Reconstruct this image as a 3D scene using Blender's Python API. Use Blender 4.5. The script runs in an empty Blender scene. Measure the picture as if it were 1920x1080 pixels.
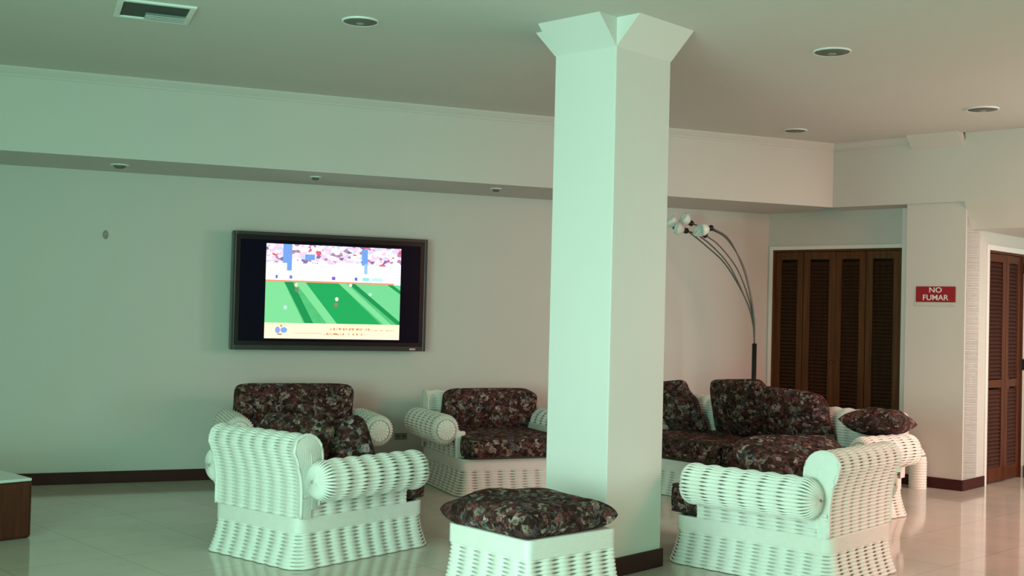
import bpy, math, random
import numpy as np
from mathutils import Matrix, Vector
random.seed(7); np.random.seed(7)
C = bpy.context.scene.collection
S = bpy.context.scene

# ------------------------------------------------------------------ camera, world, light, exposure
EYE = 1.40; FPX = 2200.0
PITCH = math.radians(1.1476); ROLL = math.radians(1.4036)
AB = math.radians(67.534)      # bearing of the back wall
AC = math.radians(43.062)      # bearing of the right-hand walls and the pillar
cam_d = bpy.data.cameras.new('camera'); cam = bpy.data.objects.new('camera', cam_d); C.objects.link(cam)
cam_d.sensor_width = 36.0; cam_d.lens = 36.0*FPX/1920.0; cam_d.clip_end = 60
fwd = Vector((0, math.cos(PITCH), math.sin(PITCH))); up0 = Vector((0, -math.sin(PITCH), math.cos(PITCH))); rt0 = Vector((1, 0, 0))
rt = math.cos(ROLL)*rt0 + math.sin(ROLL)*up0; up = -math.sin(ROLL)*rt0 + math.cos(ROLL)*up0
cam.matrix_world = Matrix(((rt.x, up.x, -fwd.x, 0), (rt.y, up.y, -fwd.y, 0), (rt.z, up.z, -fwd.z, EYE), (0, 0, 0, 1)))
S.camera = cam

w = bpy.data.worlds.new('world'); S.world = w; w.use_nodes = True
w.node_tree.nodes['Background'].inputs[0].default_value = (0.80, 0.36, 0.33, 1)
w.node_tree.nodes['Background'].inputs[1].default_value = 0.31

def area(name, loc, target, sx, sy, power, col, spread=180):
    d = bpy.data.lights.new(name, 'AREA'); d.shape = 'RECTANGLE'; d.size = sx; d.size_y = sy
    d.energy = power; d.color = col; d.spread = math.radians(spread)
    o = bpy.data.objects.new(name, d); C.objects.link(o); o.location = loc
    o.rotation_euler = (Vector(target)-Vector(loc)).to_track_quat('-Z', 'Y').to_euler()
    return o
area('window_light_left', (-2.9, 0.3, 1.5), (0.9, 6.2, 0.9), 2.4, 2.0, 200, (0.37, 1.0, 0.70))
area('added_fill_front', (-1.6, 1.6, 1.0), (0.6, 6.2, 0.8), 1.6, 1.6, 28, (0.85, 0.80, 0.92), 100)  # added fill from the near left, no window stands here
area('added_fill_low', (0.6, 0.2, 0.5), (0.6, 5.0, 2.6), 3.0, 1.0, 68, (0.15, 1.0, 0.60))  # added low mint fill for ceiling and floor, there is no glass door
area('passage_light', (6.9, 7.4, 1.9), (4.2, 9.8, 0.6), 1.4, 1.8, 105, (0.80, 1.0, 0.88))
area('warm_light_right', (5.2, 5.6, 2.6), (4.2, 8.0, 0.0), 1.6, 1.6, 84, (1.0, 0.36, 0.32), 120)  # added warm fill that brightens the floor on the right
area('window_light_right', (6.6, 3.6, 1.8), (1.5, 9.5, 1.2), 2.6, 2.2, 16, (1.0, 0.45, 0.38))

S.view_settings.view_transform = 'Standard'; S.view_settings.look = 'None'
S.view_settings.gamma = 1.0; S.view_settings.use_curve_mapping = False
S.view_settings.exposure = 0.0

# ------------------------------------------------------------------ directions
dB = Vector((math.sin(AB), math.cos(AB), 0)); nB = Vector((math.cos(AB), -math.sin(AB), 0))   # nB faces the room
dR = Vector((math.sin(AC), math.cos(AC), 0)); dL = Vector((-math.cos(AC), math.sin(AC), 0))
UP = Vector((0, 0, 1)); CEIL = 2.98; BEAM = 2.408

# ------------------------------------------------------------------ materials
def new_mat(name):
    m = bpy.data.materials.new(name); m.use_nodes = True
    return m, m.node_tree.nodes, m.node_tree.links, m.node_tree.nodes['Principled BSDF']
def plain(name, col, rough=0.5, metal=0.0, var=0.06, scale=6.0, bump=0.0, bscale=80.0, coat=0.0):
    m, n, l, b = new_mat(name)
    tc = n.new('ShaderNodeTexCoord'); nz = n.new('ShaderNodeTexNoise'); nz.inputs['Scale'].default_value = scale
    nz.inputs['Detail'].default_value = 4
    mx = n.new('ShaderNodeMix'); mx.data_type = 'RGBA'
    mx.inputs[6].default_value = (*[c*(1-var) for c in col], 1); mx.inputs[7].default_value = (*[min(1, c*(1+var)) for c in col], 1)
    l.new(tc.outputs['Object'], nz.inputs['Vector']); l.new(nz.outputs['Fac'], mx.inputs[0]); l.new(mx.outputs[2], b.inputs['Base Color'])
    b.inputs['Roughness'].default_value = rough; b.inputs['Metallic'].default_value = metal; b.inputs['Coat Weight'].default_value = coat
    if bump:
        n2 = n.new('ShaderNodeTexNoise'); n2.inputs['Scale'].default_value = bscale; n2.inputs['Detail'].default_value = 3
        bp = n.new('ShaderNodeBump'); bp.inputs['Strength'].default_value = bump; bp.inputs['Distance'].default_value = 0.01
        l.new(tc.outputs['Object'], n2.inputs['Vector']); l.new(n2.outputs['Fac'], bp.inputs['Height']); l.new(bp.outputs[0], b.inputs['Normal'])
    return m
M = {}
M['wall'] = plain('wall_paint', (0.595, 0.565, 0.53), 0.6, var=0.02, scale=1.5, bump=0.05, bscale=30)
M['ceil'] = plain('ceiling_paint', (0.63, 0.60, 0.565), 0.8, var=0.02, scale=1.2)
M['pillar'] = plain('pillar_paint', (0.78, 0.75, 0.72), 0.55, var=0.02, scale=2)
M['base'] = plain('dark_red_wood', (0.050, 0.010, 0.009), 0.5, var=0.3, scale=9); M['base'].node_tree.nodes['Principled BSDF'].inputs['Specular IOR Level'].default_value = 0.2
M['wicker'] = plain('cream_painted_wicker', (0.86, 0.85, 0.79), 0.45, var=0.05, scale=25, bump=0.25, bscale=260)
M['band'] = plain('cream_wrapped_cane', (0.84, 0.82, 0.76), 0.5, var=0.04, scale=20, bump=0.2, bscale=180)
M['core'] = plain('wicker_inner_lining', (0.66, 0.63, 0.56), 0.8, var=0.05, scale=14)
M['tvframe'] = plain('dark_grey_gloss_plastic', (0.035, 0.038, 0.038), 0.3, var=0.1)
M['tvblack'] = plain('black_plastic', (0.004, 0.004, 0.005), 0.25, var=0.1)
M['silver'] = plain('brushed_silver', (0.5, 0.5, 0.5), 0.35, 0.8)
M['glass'] = plain('dark_screen', (0.004, 0.004, 0.014), 0.25); M['glass'].node_tree.nodes['Principled BSDF'].inputs['Specular IOR Level'].default_value = 0.12
M['lampblack'] = plain('black_lacquered_metal', (0.012, 0.012, 0.012), 0.35, 0.2)
M['chrome'] = plain('grey_metal_tube', (0.14, 0.13, 0.12), 0.35, 0.7)
M['shade'] = plain('white_frosted_shade', (0.85, 0.88, 0.85), 0.3)
M['red'] = plain('red_sign_board', (0.30, 0.004, 0.012), 0.4, var=0.05)
M['white'] = plain('white_plastic', (0.8, 0.78, 0.76), 0.4)
M['strip'] = plain('yellowed_clear_strip', (0.58, 0.54, 0.48), 0.3)
M['dome'] = plain('dark_lamp_recess', (0.13, 0.13, 0.115), 0.6)
M['bulb'] = plain('unlit_bulb_glass', (0.25, 0.25, 0.23), 0.3)
M['ring'] = plain('white_lamp_ring', (0.78, 0.78, 0.76), 0.4)
M['plate'] = plain('beige_outlet_plate', (0.22, 0.22, 0.15), 0.5)
M['hook'] = plain('grey_painted_metal', (0.34, 0.33, 0.30), 0.5)
M['marble'] = plain('pale_polished_stone', (0.66, 0.68, 0.64), 0.12, var=0.08, scale=5)
M['ventdark'] = plain('dark_vent_inside', (0.05, 0.07, 0.06), 0.7)
def wood(name, col, col2, rough=0.35):
    m, n, l, b = new_mat(name)
    tc = n.new('ShaderNodeTexCoord'); mp = n.new('ShaderNodeMapping'); mp.inputs['Scale'].default_value = (30, 30, 1.6)
    nz = n.new('ShaderNodeTexNoise'); nz.inputs['Scale'].default_value = 1.5; nz.inputs['Detail'].default_value = 6
    cr = n.new('ShaderNodeValToRGB'); cr.color_ramp.elements[0].position = 0.3; cr.color_ramp.elements[1].position = 0.7
    cr.color_ramp.elements[0].color = (*col, 1); cr.color_ramp.elements[1].color = (*col2, 1)
    l.new(tc.outputs['Object'], mp.inputs[0]); l.new(mp.outputs[0], nz.inputs['Vector']); l.new(nz.outputs['Fac'], cr.inputs[0]); l.new(cr.outputs[0], b.inputs['Base Color'])
    b.inputs['Roughness'].default_value = rough; b.inputs['Specular IOR Level'].default_value = 0.25
    return m
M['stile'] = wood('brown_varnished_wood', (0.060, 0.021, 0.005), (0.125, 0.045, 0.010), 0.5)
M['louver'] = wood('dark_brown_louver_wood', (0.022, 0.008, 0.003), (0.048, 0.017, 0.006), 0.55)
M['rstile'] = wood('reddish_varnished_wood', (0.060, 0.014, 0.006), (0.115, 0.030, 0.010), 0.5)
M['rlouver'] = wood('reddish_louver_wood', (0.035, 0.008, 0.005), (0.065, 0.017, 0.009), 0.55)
M['tablewood'] = wood('red_brown_table_wood', (0.06, 0.014, 0.008), (0.11, 0.026, 0.013), 0.3)

def fabric(name):
    m, n, l, b = new_mat(name)
    tc = n.new('ShaderNodeTexCoord')
    nz = n.new('ShaderNodeTexNoise'); nz.inputs['Scale'].default_value = 26; nz.inputs['Detail'].default_value = 4
    vm = n.new('ShaderNodeVectorMath'); vm.operation = 'SCALE'; vm.inputs['Scale'].default_value = 0.055
    va = n.new('ShaderNodeVectorMath'); va.operation = 'ADD'
    l.new(tc.outputs['Object'], nz.inputs['Vector']); l.new(nz.outputs['Color'], vm.inputs[0]); l.new(tc.outputs['Object'], va.inputs[0]); l.new(vm.outputs[0], va.inputs[1])
    def vor(scale):
        v = n.new('ShaderNodeTexVoronoi'); v.inputs['Scale'].default_value = scale; l.new(va.outputs[0], v.inputs['Vector']); return v
    v1 = vor(24); v2 = vor(44)
    def ramp(v, stops):
        sp = n.new('ShaderNodeSeparateColor'); l.new(v.outputs['Color'], sp.inputs[0])
        r = n.new('ShaderNodeValToRGB'); r.color_ramp.interpolation = 'CONSTANT'
        e = r.color_ramp.elements
        while len(e) < len(stops): e.new(0.5)
        for q, (p, c) in zip(e, stops): q.position = p; q.color = (*c, 1)
        l.new(sp.outputs[0], r.inputs[0]); return r, sp
    v3 = vor(95)
    dark = (0.030, 0.014, 0.012)
    r1, s1 = ramp(v1, [(0, dark), (0.24, (0.085, 0.030, 0.030)), (0.44, (0.055, 0.036, 0.028)), (0.60, (0.14, 0.055, 0.055)), (0.70, (0.075, 0.065, 0.075)),
                   (0.77, (0.17, 0.13, 0.105)), (0.89, (0.27, 0.21, 0.20)), (0.96, (0.11, 0.125, 0.11))])
    r2, s2 = ramp(v2, [(0, dark), (0.3, (0.055, 0.022, 0.020)), (0.55, (0.09, 0.068, 0.050)), (0.7, (0.12, 0.042, 0.042)), (0.82, (0.22, 0.18, 0.16)), (0.92, (0.09, 0.09, 0.10))])
    mx = n.new('ShaderNodeMix'); mx.data_type = 'RGBA'
    gt = n.new('ShaderNodeMath'); gt.operation = 'GREATER_THAN'; gt.inputs[1].default_value = 0.52
    l.new(s2.outputs[1], gt.inputs[0]); l.new(gt.outputs[0], mx.inputs[0]); l.new(r1.outputs[0], mx.inputs[6]); l.new(r2.outputs[0], mx.inputs[7])
    r3, s3 = ramp(v3, [(0, (0.42, 0.37, 0.37)), (0.35, (1.2, 1.13, 1.1)), (0.7, (1.6, 1.55, 1.5)), (0.9, (2.6, 2.5, 2.4))])
    m3 = n.new('ShaderNodeMix'); m3.data_type = 'RGBA'; m3.blend_type = 'MULTIPLY'; m3.inputs[0].default_value = 0.6
    l.new(mx.outputs[2], m3.inputs[6]); l.new(r3.outputs[0], m3.inputs[7]); l.new(m3.outputs[2], b.inputs['Base Color'])
    b.inputs['Roughness'].default_value = 0.9; b.inputs['Specular IOR Level'].default_value = 0.15
    wv = n.new('ShaderNodeTexNoise'); wv.inputs['Scale'].default_value = 14
    bp = n.new('ShaderNodeBump'); bp.inputs['Strength'].default_value = 0.5; bp.inputs['Distance'].default_value = 0.02
    l.new(tc.outputs['Object'], wv.inputs['Vector']); l.new(wv.outputs['Fac'], bp.inputs['Height']); l.new(bp.outputs[0], b.inputs['Normal'])
    return m
M['floral'] = fabric('dark_floral_fabric')
M['piping'] = plain('dark_olive_piping', (0.035, 0.035, 0.022), 0.7, var=0.3, scale=30)

def floor_mat():
    m, n, l, b = new_mat('polished_cream_tile')
    tc = n.new('ShaderNodeTexCoord'); mp = n.new('ShaderNodeMapping'); mp.inputs['Rotation'].default_value = (0, 0, math.radians(46.9)); mp.inputs['Location'].default_value = (0.2, 0.13, 0)
    br = n.new('ShaderNodeTexBrick'); br.offset = 0.0; br.inputs['Scale'].default_value = 1.0
    br.inputs['Brick Width'].default_value = 0.6; br.inputs['Row Height'].default_value = 0.6; br.inputs['Mortar Size'].default_value = 0.003
    br.inputs['Color1'].default_value = (0.65, 0.57, 0.49, 1); br.inputs['Color2'].default_value = (0.68, 0.60, 0.52, 1); br.inputs['Mortar'].default_value = (0.46, 0.41, 0.35, 1)
    nz = n.new('ShaderNodeTexNoise'); nz.inputs['Scale'].default_value = 3.0; nz.inputs['Detail'].default_value = 6
    mx = n.new('ShaderNodeMix'); mx.data_type = 'RGBA'; mx.blend_type = 'MULTIPLY'; mx.inputs[0].default_value = 0.22
    l.new(tc.outputs['Object'], mp.inputs[0]); l.new(mp.outputs[0], br.inputs['Vector']); l.new(mp.outputs[0], nz.inputs['Vector'])
    l.new(br.outputs['Color'], mx.inputs[6]); l.new(nz.outputs['Fac'], mx.inputs[7]); l.new(mx.outputs[2], b.inputs['Base Color'])
    b.inputs['Roughness'].default_value = 0.09; b.inputs['IOR'].default_value = 1.6
    return m
M['floor'] = floor_mat()

# ------------------------------------------------------------------ mesh helpers
class MB:
    def __init__(s): s.v = []; s.f = []; s.sm = []
    def add(s, vs, fs, smooth=False):
        o = len(s.v); s.v += [tuple(p) for p in vs]; s.f += [tuple(i+o for i in q) for q in fs]; s.sm += [smooth]*len(fs); return s
    def grid(s, P, closed_u=False, closed_v=False, smooth=True, flip=False):
        nu, nv = P.shape[:2]; o = len(s.v); s.v += [tuple(p) for p in P.reshape(-1, 3).tolist()]
        for i in range(nu if closed_u else nu-1):
            for j in range(nv if closed_v else nv-1):
                a = o+i*nv+j; b_ = o+((i+1) % nu)*nv+j; c = o+((i+1) % nu)*nv+(j+1) % nv; d = o+i*nv+(j+1) % nv
                s.f.append((a, d, c, b_) if flip else (a, b_, c, d)); s.sm.append(smooth)
        return s
    def box(s, x0, x1, y0, y1, z0, z1, fr=None):
        vs = [Vector((x, y, z)) for z in (z0, z1) for y in (y0, y1) for x in (x0, x1)]
        if fr: o, a, b_, c = fr; vs = [o + a*p.x + b_*p.y + c*p.z for p in vs]
        return s.add(vs, [(0, 2, 3, 1), (4, 5, 7, 6), (0, 1, 5, 4), (2, 6, 7, 3), (0, 4, 6, 2), (1, 3, 7, 5)])
    def prism(s, pts, z0, z1):
        n = len(pts); vs = [(p[0], p[1], z0) for p in pts]+[(p[0], p[1], z1) for p in pts]
        fs = [tuple(range(n-1, -1, -1)), tuple(range(n, 2*n))]+[(i, (i+1) % n, (i+1) % n+n, i+n) for i in range(n)]
        return s.add(vs, fs)
    def tube(s, pts, r, n=10, cap=True, closed=False):
        pts = [Vector(p) for p in pts]; rs = r if isinstance(r, (list, tuple)) else [r]*len(pts); N = len(pts); P = []
        ref = Vector((0, 0, 1))
        for i, p in enumerate(pts):
            t = (pts[(i+1) % N]-pts[i-1]) if closed else (pts[min(i+1, N-1)]-pts[max(i-1, 0)])
            t.normalize(); rf = ref if abs(t.dot(ref)) < 0.95 else Vector((1, 0, 0))
            a = t.cross(rf).normalized(); b_ = a.cross(t).normalized()
            P.append([tuple(p+(a*math.cos(2*math.pi*k/n)+b_*math.sin(2*math.pi*k/n))*rs[i]) for k in range(n)])
        o = len(s.v); s.grid(np.array(P), closed_u=closed, closed_v=True)
        if cap and not closed:
            s.f.append(tuple(o+k for k in range(n))); s.sm.append(False); s.f.append(tuple(o+(N-1)*n+k for k in range(n-1, -1, -1))); s.sm.append(False)
        return s
    def lathe(s, prof, n=24, fr=None):
        P = np.array([[(r*math.cos(2*math.pi*k/n), r*math.sin(2*math.pi*k/n), z) for k in range(n)] for r, z in prof])
        if fr is not None:
            o, a, b_, c = [np.array(q) for q in fr]; P = o+P[..., :1]*a+P[..., 1:2]*b_+P[..., 2:3]*c
        return s.grid(P, closed_v=True)
    def build(s, name, m, parent=None, bevel=0.0, seg=2):
        me = bpy.data.meshes.new(name); me.from_pydata(s.v, [], s.f); me.polygons.foreach_set('use_smooth', s.sm); me.update()
        import bmesh
        bm = bmesh.new(); bm.from_mesh(me); bmesh.ops.recalc_face_normals(bm, faces=bm.faces); bm.to_mesh(me); bm.free()
        me.materials.append(m)
        o = bpy.data.objects.new(name, me); C.objects.link(o); o.parent = parent
        if bevel:
            b_ = o.modifiers.new('bevel', 'BEVEL'); b_.width = bevel; b_.segments = seg; b_.limit_method = 'ANGLE'
        return o
def empty(name, loc=(0, 0, 0), rz=0.0):
    o = bpy.data.objects.new(name, None); o.empty_display_size = 0.1; C.objects.link(o); o.location = loc; o.rotation_euler = (0, 0, rz); return o
def tag(o, label, cat, group=None):
    o['label'] = label; o['category'] = cat
    if group: o['group'] = group
    return o
def struct(o): o['kind'] = 'structure'; return o
def copy_tree(o, parent=None):
    c = o.copy(); C.objects.link(c); c.parent = parent
    for ch in [x for x in bpy.data.objects if x.parent == o]: copy_tree(ch, c)
    return c

# ------------------------------------------------------------------ the room
beam_corner = Vector((3.743, 9.740, 0))            # where the dropped beam passes the wide column
corner = beam_corner + dR*0.045          # outer corner of the wide column by the sign
wall_pt = Vector((-2.966, 9.145, 0))               # a point on the back wall
def line_x(p, d, q, e):                            # intersection of two floor lines
    den = d.x*e.y-d.y*e.x; t = ((q.x-p.x)*e.y-(q.y-p.y)*e.x)/den; return p+d*t
closet_pt = Vector((2.483, 11.399, 0))
inner = Vector((2.870, 10.556, 0))                 # inner corner of the dropped ceiling beam
b_left = wall_pt-dB*4.6
b_right = closet_pt

mb = MB().add([(-9, -4, 0), (9, -4, 0), (9, 17, 0), (-9, 17, 0)], [(0, 1, 2, 3)]); struct(mb.build('floor', M['floor']))
mb = MB().box(-9, 9, -4, 17, CEIL, CEIL+0.1); struct(mb.build('ceiling', M['ceil']))
def wall(name, a, b_, z0, z1, back, t=0.12, m=None):
    n = back.normalized()*t
    o = MB().prism([a, b_, b_+n, a+n], z0, z1).build(name, m or M['wall']); return struct(o)
wall('wall_back', b_left, b_right+dB*0.3, 0, CEIL, -nB)
# closet wall with its opening, set back from the column
def on_line(p, d, s): return p+d*s
cl0 = closet_pt; cd = -dL                            # runs from the back wall towards the right
W_OPEN0, W_OPEN1, DH = 0.055, 1.362, 2.055
cback = dR
wall('wall_closet', cl0-cd*0.05, cl0+cd*W_OPEN0, 0, DH, cback)
wall('wall_closet_right', cl0+cd*W_OPEN1, cl0+cd*1.9, 0, DH, cback)
wall('wall_closet_top', cl0-cd*0.05, cl0+cd*1.9, DH, CEIL, cback)
# wide column with the sign
col_l = corner+dL*0.515
colm = MB().prism([corner, corner+dR*0.0+dR*0.30, col_l+dR*0.40, col_l], 0, CEIL)
struct(colm.build('wall_column', M['wall']))
# right wall with the narrow door
rd0, rd1 = 0.50, 1.345
wall('wall_right', corner-dR*0.0+dR*0.02, corner+dR*rd0, 0, 2.45, dL, 0.12)
wall('wall_right_top', corner+dR*rd0, corner+dR*(rd1+0.02), 2.035, 2.45, dL, 0.12)
wall('wall_right_end', corner+dR*(rd1), corner+dR*(rd1+0.12), 0, 2.45, dL, 0.12)
wall('wall_far', corner+dR*1.36, corner+dR*1.36-dL*3.0, 0, 2.45, dR, 0.12)

# dropped beam (soffit) above the back wall and above the closets
far = 3.2
beam_end = beam_corner-dL*2.6
mb = MB()
A = inner-dB*9.5
fr_pts = [A, inner, beam_end, beam_end+dR*0.02]
# soffit slab follows the back wall and closet wall: two convex prisms
mb.prism([A, inner, inner+(-nB)*1.2+dB*0.2, A+(-nB)*1.2], BEAM, CEIL)
struct(mb.build('wall_beam_back', M['wall']))
mb = MB().prism([inner, beam_corner, beam_corner+dR*0.62, inner+dR*0.9+dL*0.2], BEAM, CEIL)
struct(mb.build('wall_beam_side', M['wall']))
# beyond the column: beam face and sloping bulkhead down to the passage ceiling
mb = MB()
e0, e1 = beam_corner.copy(), beam_end
q = dR*0.17
def lift(p, z): return Vector((p.x, p.y, z))
mb.add([lift(e0, CEIL), lift(e1, CEIL), lift(e1, BEAM), lift(e0, BEAM), lift(e0+q, 2.188), lift(e1+q, 2.188), lift(e0+q*12, 2.188), lift(e1+q*12, 2.188), lift(e0+q*12, CEIL), lift(e1+q*12, CEIL)],
       [(0, 1, 2, 3), (3, 2, 5, 4), (4, 5, 7, 6), (6, 7, 9, 8), (8, 9, 1, 0), (0, 3, 4, 6, 8), (1, 9, 7, 5, 2)])
struct(mb.build('wall_bulkhead', M['wall']))
# small cove moulding at the ceiling along the beams
def moulding(name, a, b_, n):
    d = (b_-a).normalized(); L = (b_-a).length
    prof = [(0, 0), (0.045, 0), (0.045, -0.012), (0.03, -0.03), (0.012, -0.05), (0.012, -0.062), (0, -0.062)]
    P = np.array([[tuple(lift(a+d*t+n*x, CEIL+z)) for x, z in prof] for t in (0, L)])
    m_ = MB().grid(P, closed_v=True, smooth=False)
    struct(m_.build(name, M['wall']))
moulding('trim_1', A, inner, nB)
moulding('trim_2', inner, beam_corner, -dR)

# baseboards
def baseboard(name, a, b_, n, h=0.085, t=0.012, ext=0.0):
    d = (b_-a).normalized()
    struct(MB().prism([a-d*ext, b_+d*ext, b_+d*ext+n*t, a-d*ext+n*t], 0.0005, h).build(name, M['base'], bevel=0.003))
baseboard('baseboard_back', b_left, b_right, nB, 0.09)
baseboard('baseboard_column', col_l, corner, -dR, 0.09, ext=0.010)
baseboard('baseboard_right', corner, corner+dR*(rd0-0.02), -dL, 0.09)
baseboard('baseboard_far', corner+dR*1.36-dL*0.02, corner+dR*1.36-dL*2.9, -dR, 0.11, 0.015)
baseboard('baseboard_closet', cl0+cd*W_OPEN1, cl0+cd*1.6, -dR, 0.09)

# trim around closet opening
mb = MB()
fr = (cl0, cd, -dR, UP)
mb.box(W_OPEN0-0.035, W_OPEN0, 0, 0.012, 0, DH+0.035, fr); mb.box(W_OPEN1, W_OPEN1+0.04, 0, 0.012, 0, BEAM, fr); mb.box(W_OPEN0, W_OPEN1, 0, 0.012, DH, DH+0.035, fr)
struct(mb.build('trim_3', M['pillar'], bevel=0.002))
mb = MB(); fr2 = (corner, dR, -dL, UP)
mb.box(rd0-0.045, rd0, 0, 0.012, 0.0, 2.08, fr2); mb.box(rd0, rd1+0.01, 0, 0.012, 2.035, 2.08, fr2)
struct(mb.build('trim_4', M['pillar'], bevel=0.002))

# louvred doors
def louvred(name, org, d, out, width, height, panels, stm, lvm, fold, stile=0.075, rail_mid=None, frame=0.02):
    root = empty(name, org); struct(root)
    inv = Matrix.Translation(-org)
    pw = (width-2*frame)/panels
    loc0 = Vector((0, 0, 0))
    m_ = MB(); fr = (loc0, d, out, UP)
    m_.box(0, frame, -0.06, 0.0, 0, height, fr); m_.box(width-frame, width, -0.06, 0.0, 0, height, fr); m_.box(frame, width-frame, -0.06, 0.0, height-frame, height, fr)
    m_.build('door_frame', stm, root)
    for k in range(panels):
        sgn = 1 if k % 2 == 0 else -1
        a = fold*sgn
        dd = (d*math.cos(a)+out*math.sin(a)); oo = (out*math.cos(a)-d*math.sin(a))
        o0 = d*(frame+k*pw)+out*(-0.035)+(Vector((0, 0, 0)) if sgn > 0 else out*math.sin(fold)*pw)
        f2 = (o0, dd, oo, UP); L = pw-0.004
        s_ = MB(); z0, z1 = 0.012, height-frame-0.004
        s_.box(0, stile, -0.016, 0.016, z0, z1, f2); s_.box(L-stile, L, -0.016, 0.016, z0, z1, f2)
        s_.box(stile, L-stile, -0.015, 0.015, z0, z0+0.12, f2); s_.box(stile, L-stile, -0.015, 0.015, z1-0.07, z1, f2)
        if rail_mid: s_.box(stile, L-stile, -0.015, 0.015, rail_mid-0.035, rail_mid+0.035, f2)
        p = s_.build('door_panel', stm, root, bevel=0.002)
        l_ = MB(); zz = z0+0.135
        while zz < z1-0.085:
            if not (rail_mid and abs(zz-rail_mid) < 0.05):
                l_.add([o0+dd*x+oo*y+UP*z for x in (stile-0.004, L-stile+0.004) for y, z in ((-0.013, zz+0.020), (-0.009, zz+0.024), (0.013, zz-0.012), (0.009, zz-0.016))],
                       [(0, 1, 2, 3), (4, 7, 6, 5), (0, 4, 5, 1), (1, 5, 6, 2), (2, 6, 7, 3), (3, 7, 4, 0)])
            zz += 0.034
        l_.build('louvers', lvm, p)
    return root
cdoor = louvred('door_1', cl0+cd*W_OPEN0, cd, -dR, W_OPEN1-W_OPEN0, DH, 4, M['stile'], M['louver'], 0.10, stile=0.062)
kn = MB().lathe([(0.0, 0.03), (0.014, 0.028), (0.018, 0.018), (0.009, 0.008), (0.009, 0)], 14, (cd*0.64+UP*1.0, cd, UP, -dR)); kn.build('door_knob', M['stile'], cdoor)
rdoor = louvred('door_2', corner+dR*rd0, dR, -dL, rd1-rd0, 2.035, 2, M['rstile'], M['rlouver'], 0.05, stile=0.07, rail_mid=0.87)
for z in (1.86, 0.98):
    MB().box(rd1-rd0-0.02, rd1-rd0+0.012, 0.0, 0.02, z, z+0.1, (Vector((0, 0, 0)), dR, -dL, UP)).build('hinge', M['lampblack'], rdoor)
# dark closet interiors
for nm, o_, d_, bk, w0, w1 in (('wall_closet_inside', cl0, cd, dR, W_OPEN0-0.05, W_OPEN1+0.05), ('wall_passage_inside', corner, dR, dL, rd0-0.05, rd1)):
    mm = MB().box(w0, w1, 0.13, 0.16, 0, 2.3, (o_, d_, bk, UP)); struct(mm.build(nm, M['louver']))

# pillar with four wedge corbels
p0 = Vector((0.525, 6.217, 0)); pw, pd = 0.495, 0.43       # near corner, along dR, along dL
cpt = p0+dR*pw/2+dL*pd/2
pil = MB().prism([p0, p0+dR*pw, p0+dR*pw+dL*pd, p0+dL*pd], 0, CEIL).build('pillar', M['pillar'], bevel=0.006); struct(pil)
for i, (a, b_, n) in enumerate([(p0, p0+dL*pd, -dR), (p0, p0+dR*pw, -dL), (p0+dR*pw, p0+dR*pw+dL*pd, dR), (p0+dL*pd, p0+dL*pd+dR*pw, dL)]):
    zb = 2.825; o = 0.152
    mm = MB().add([lift(a, zb), lift(b_, zb), lift(a, CEIL), lift(b_, CEIL), lift(a+n*o, CEIL), lift(b_+n*o, CEIL)], [(0, 1, 5, 4), (0, 4, 2), (1, 3, 5), (0, 2, 3, 1), (2, 4, 5, 3)])
    mm.build('pillar_corbel', M['pillar'], pil)
pb = MB(); t = 0.013
pb.prism([p0-dR*t-dL*t, p0+dR*(pw+t)-dL*t, p0+dR*(pw+t)+dL*(pd+t), p0-dR*t+dL*(pd+t)], 0.0005, 0.10).build('pillar_baseboard', M['base'], pil, bevel=0.003)
# corbel over the column by the sign
mm = MB(); a, b_ = beam_corner+dL*0.46, beam_corner+dL*0.02; n = -dR; zb = 2.868; o = 0.13
mm.add([lift(a, zb), lift(b_, zb), lift(a, CEIL), lift(b_, CEIL), lift(a+n*o, CEIL), lift(b_+n*o, CEIL)], [(0, 1, 5, 4), (0, 4, 2), (1, 3, 5), (0, 2, 3, 1), (2, 4, 5, 3)])
struct(mm.build('trim_5', M['wall']))

# ------------------------------------------------------------------ wicker weaving
def weave(mb, fn, U, V, pitch=0.0195, period=0.112, amp=0.0042, closed=False, sgn=1.0, step=0.0120, narrow=0.62, phase=0.0):
    """rows of flat cane strands along u, bulging over the stakes; fn(u,v)->xyz arrays"""
    u0, u1 = U; v0, v1 = V
    L = u1-u0; nper = max(1, round(L/period)); per = L/nper
    nu = max(8, int(round(per/step)))*nper
    u = u0+L*np.arange(nu+(0 if closed else 1))/nu
    rows = max(1, round((v1-v0)/pitch)); pt = (v1-v0)/rows
    e = 1e-3
    ph = 0.5+0.5*np.cos(2*np.pi*(u-u0)/per+phase)                     # 1 on a bulge, 0 between stakes
    hh = pt*0.5*(narrow+(1.05-narrow)*np.clip(ph*1.75, 0, 1)**0.7)
    for j in range(rows):
        vc = v0+(j+0.5)*pt
        strip = []
        for fv, fo in ((-1, -0.006), (-0.55, 0.0005), (0.0, 0.0022), (0.55, 0.0005), (1, -0.006)):
            vv = vc+fv*hh
            P = fn(u, vv); du = fn(u+e, vv)-fn(u-e, vv); dv = fn(u, vv+e)-fn(u, vv-e)
            N = np.cross(du, dv); N /= np.linalg.norm(N, axis=1, keepdims=True)+1e-12
            strip.append(P+sgn*N*(amp*(ph-0.5)*2+fo)[:, None])
        mb.grid(np.stack(strip, 1), closed_u=closed)
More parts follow.
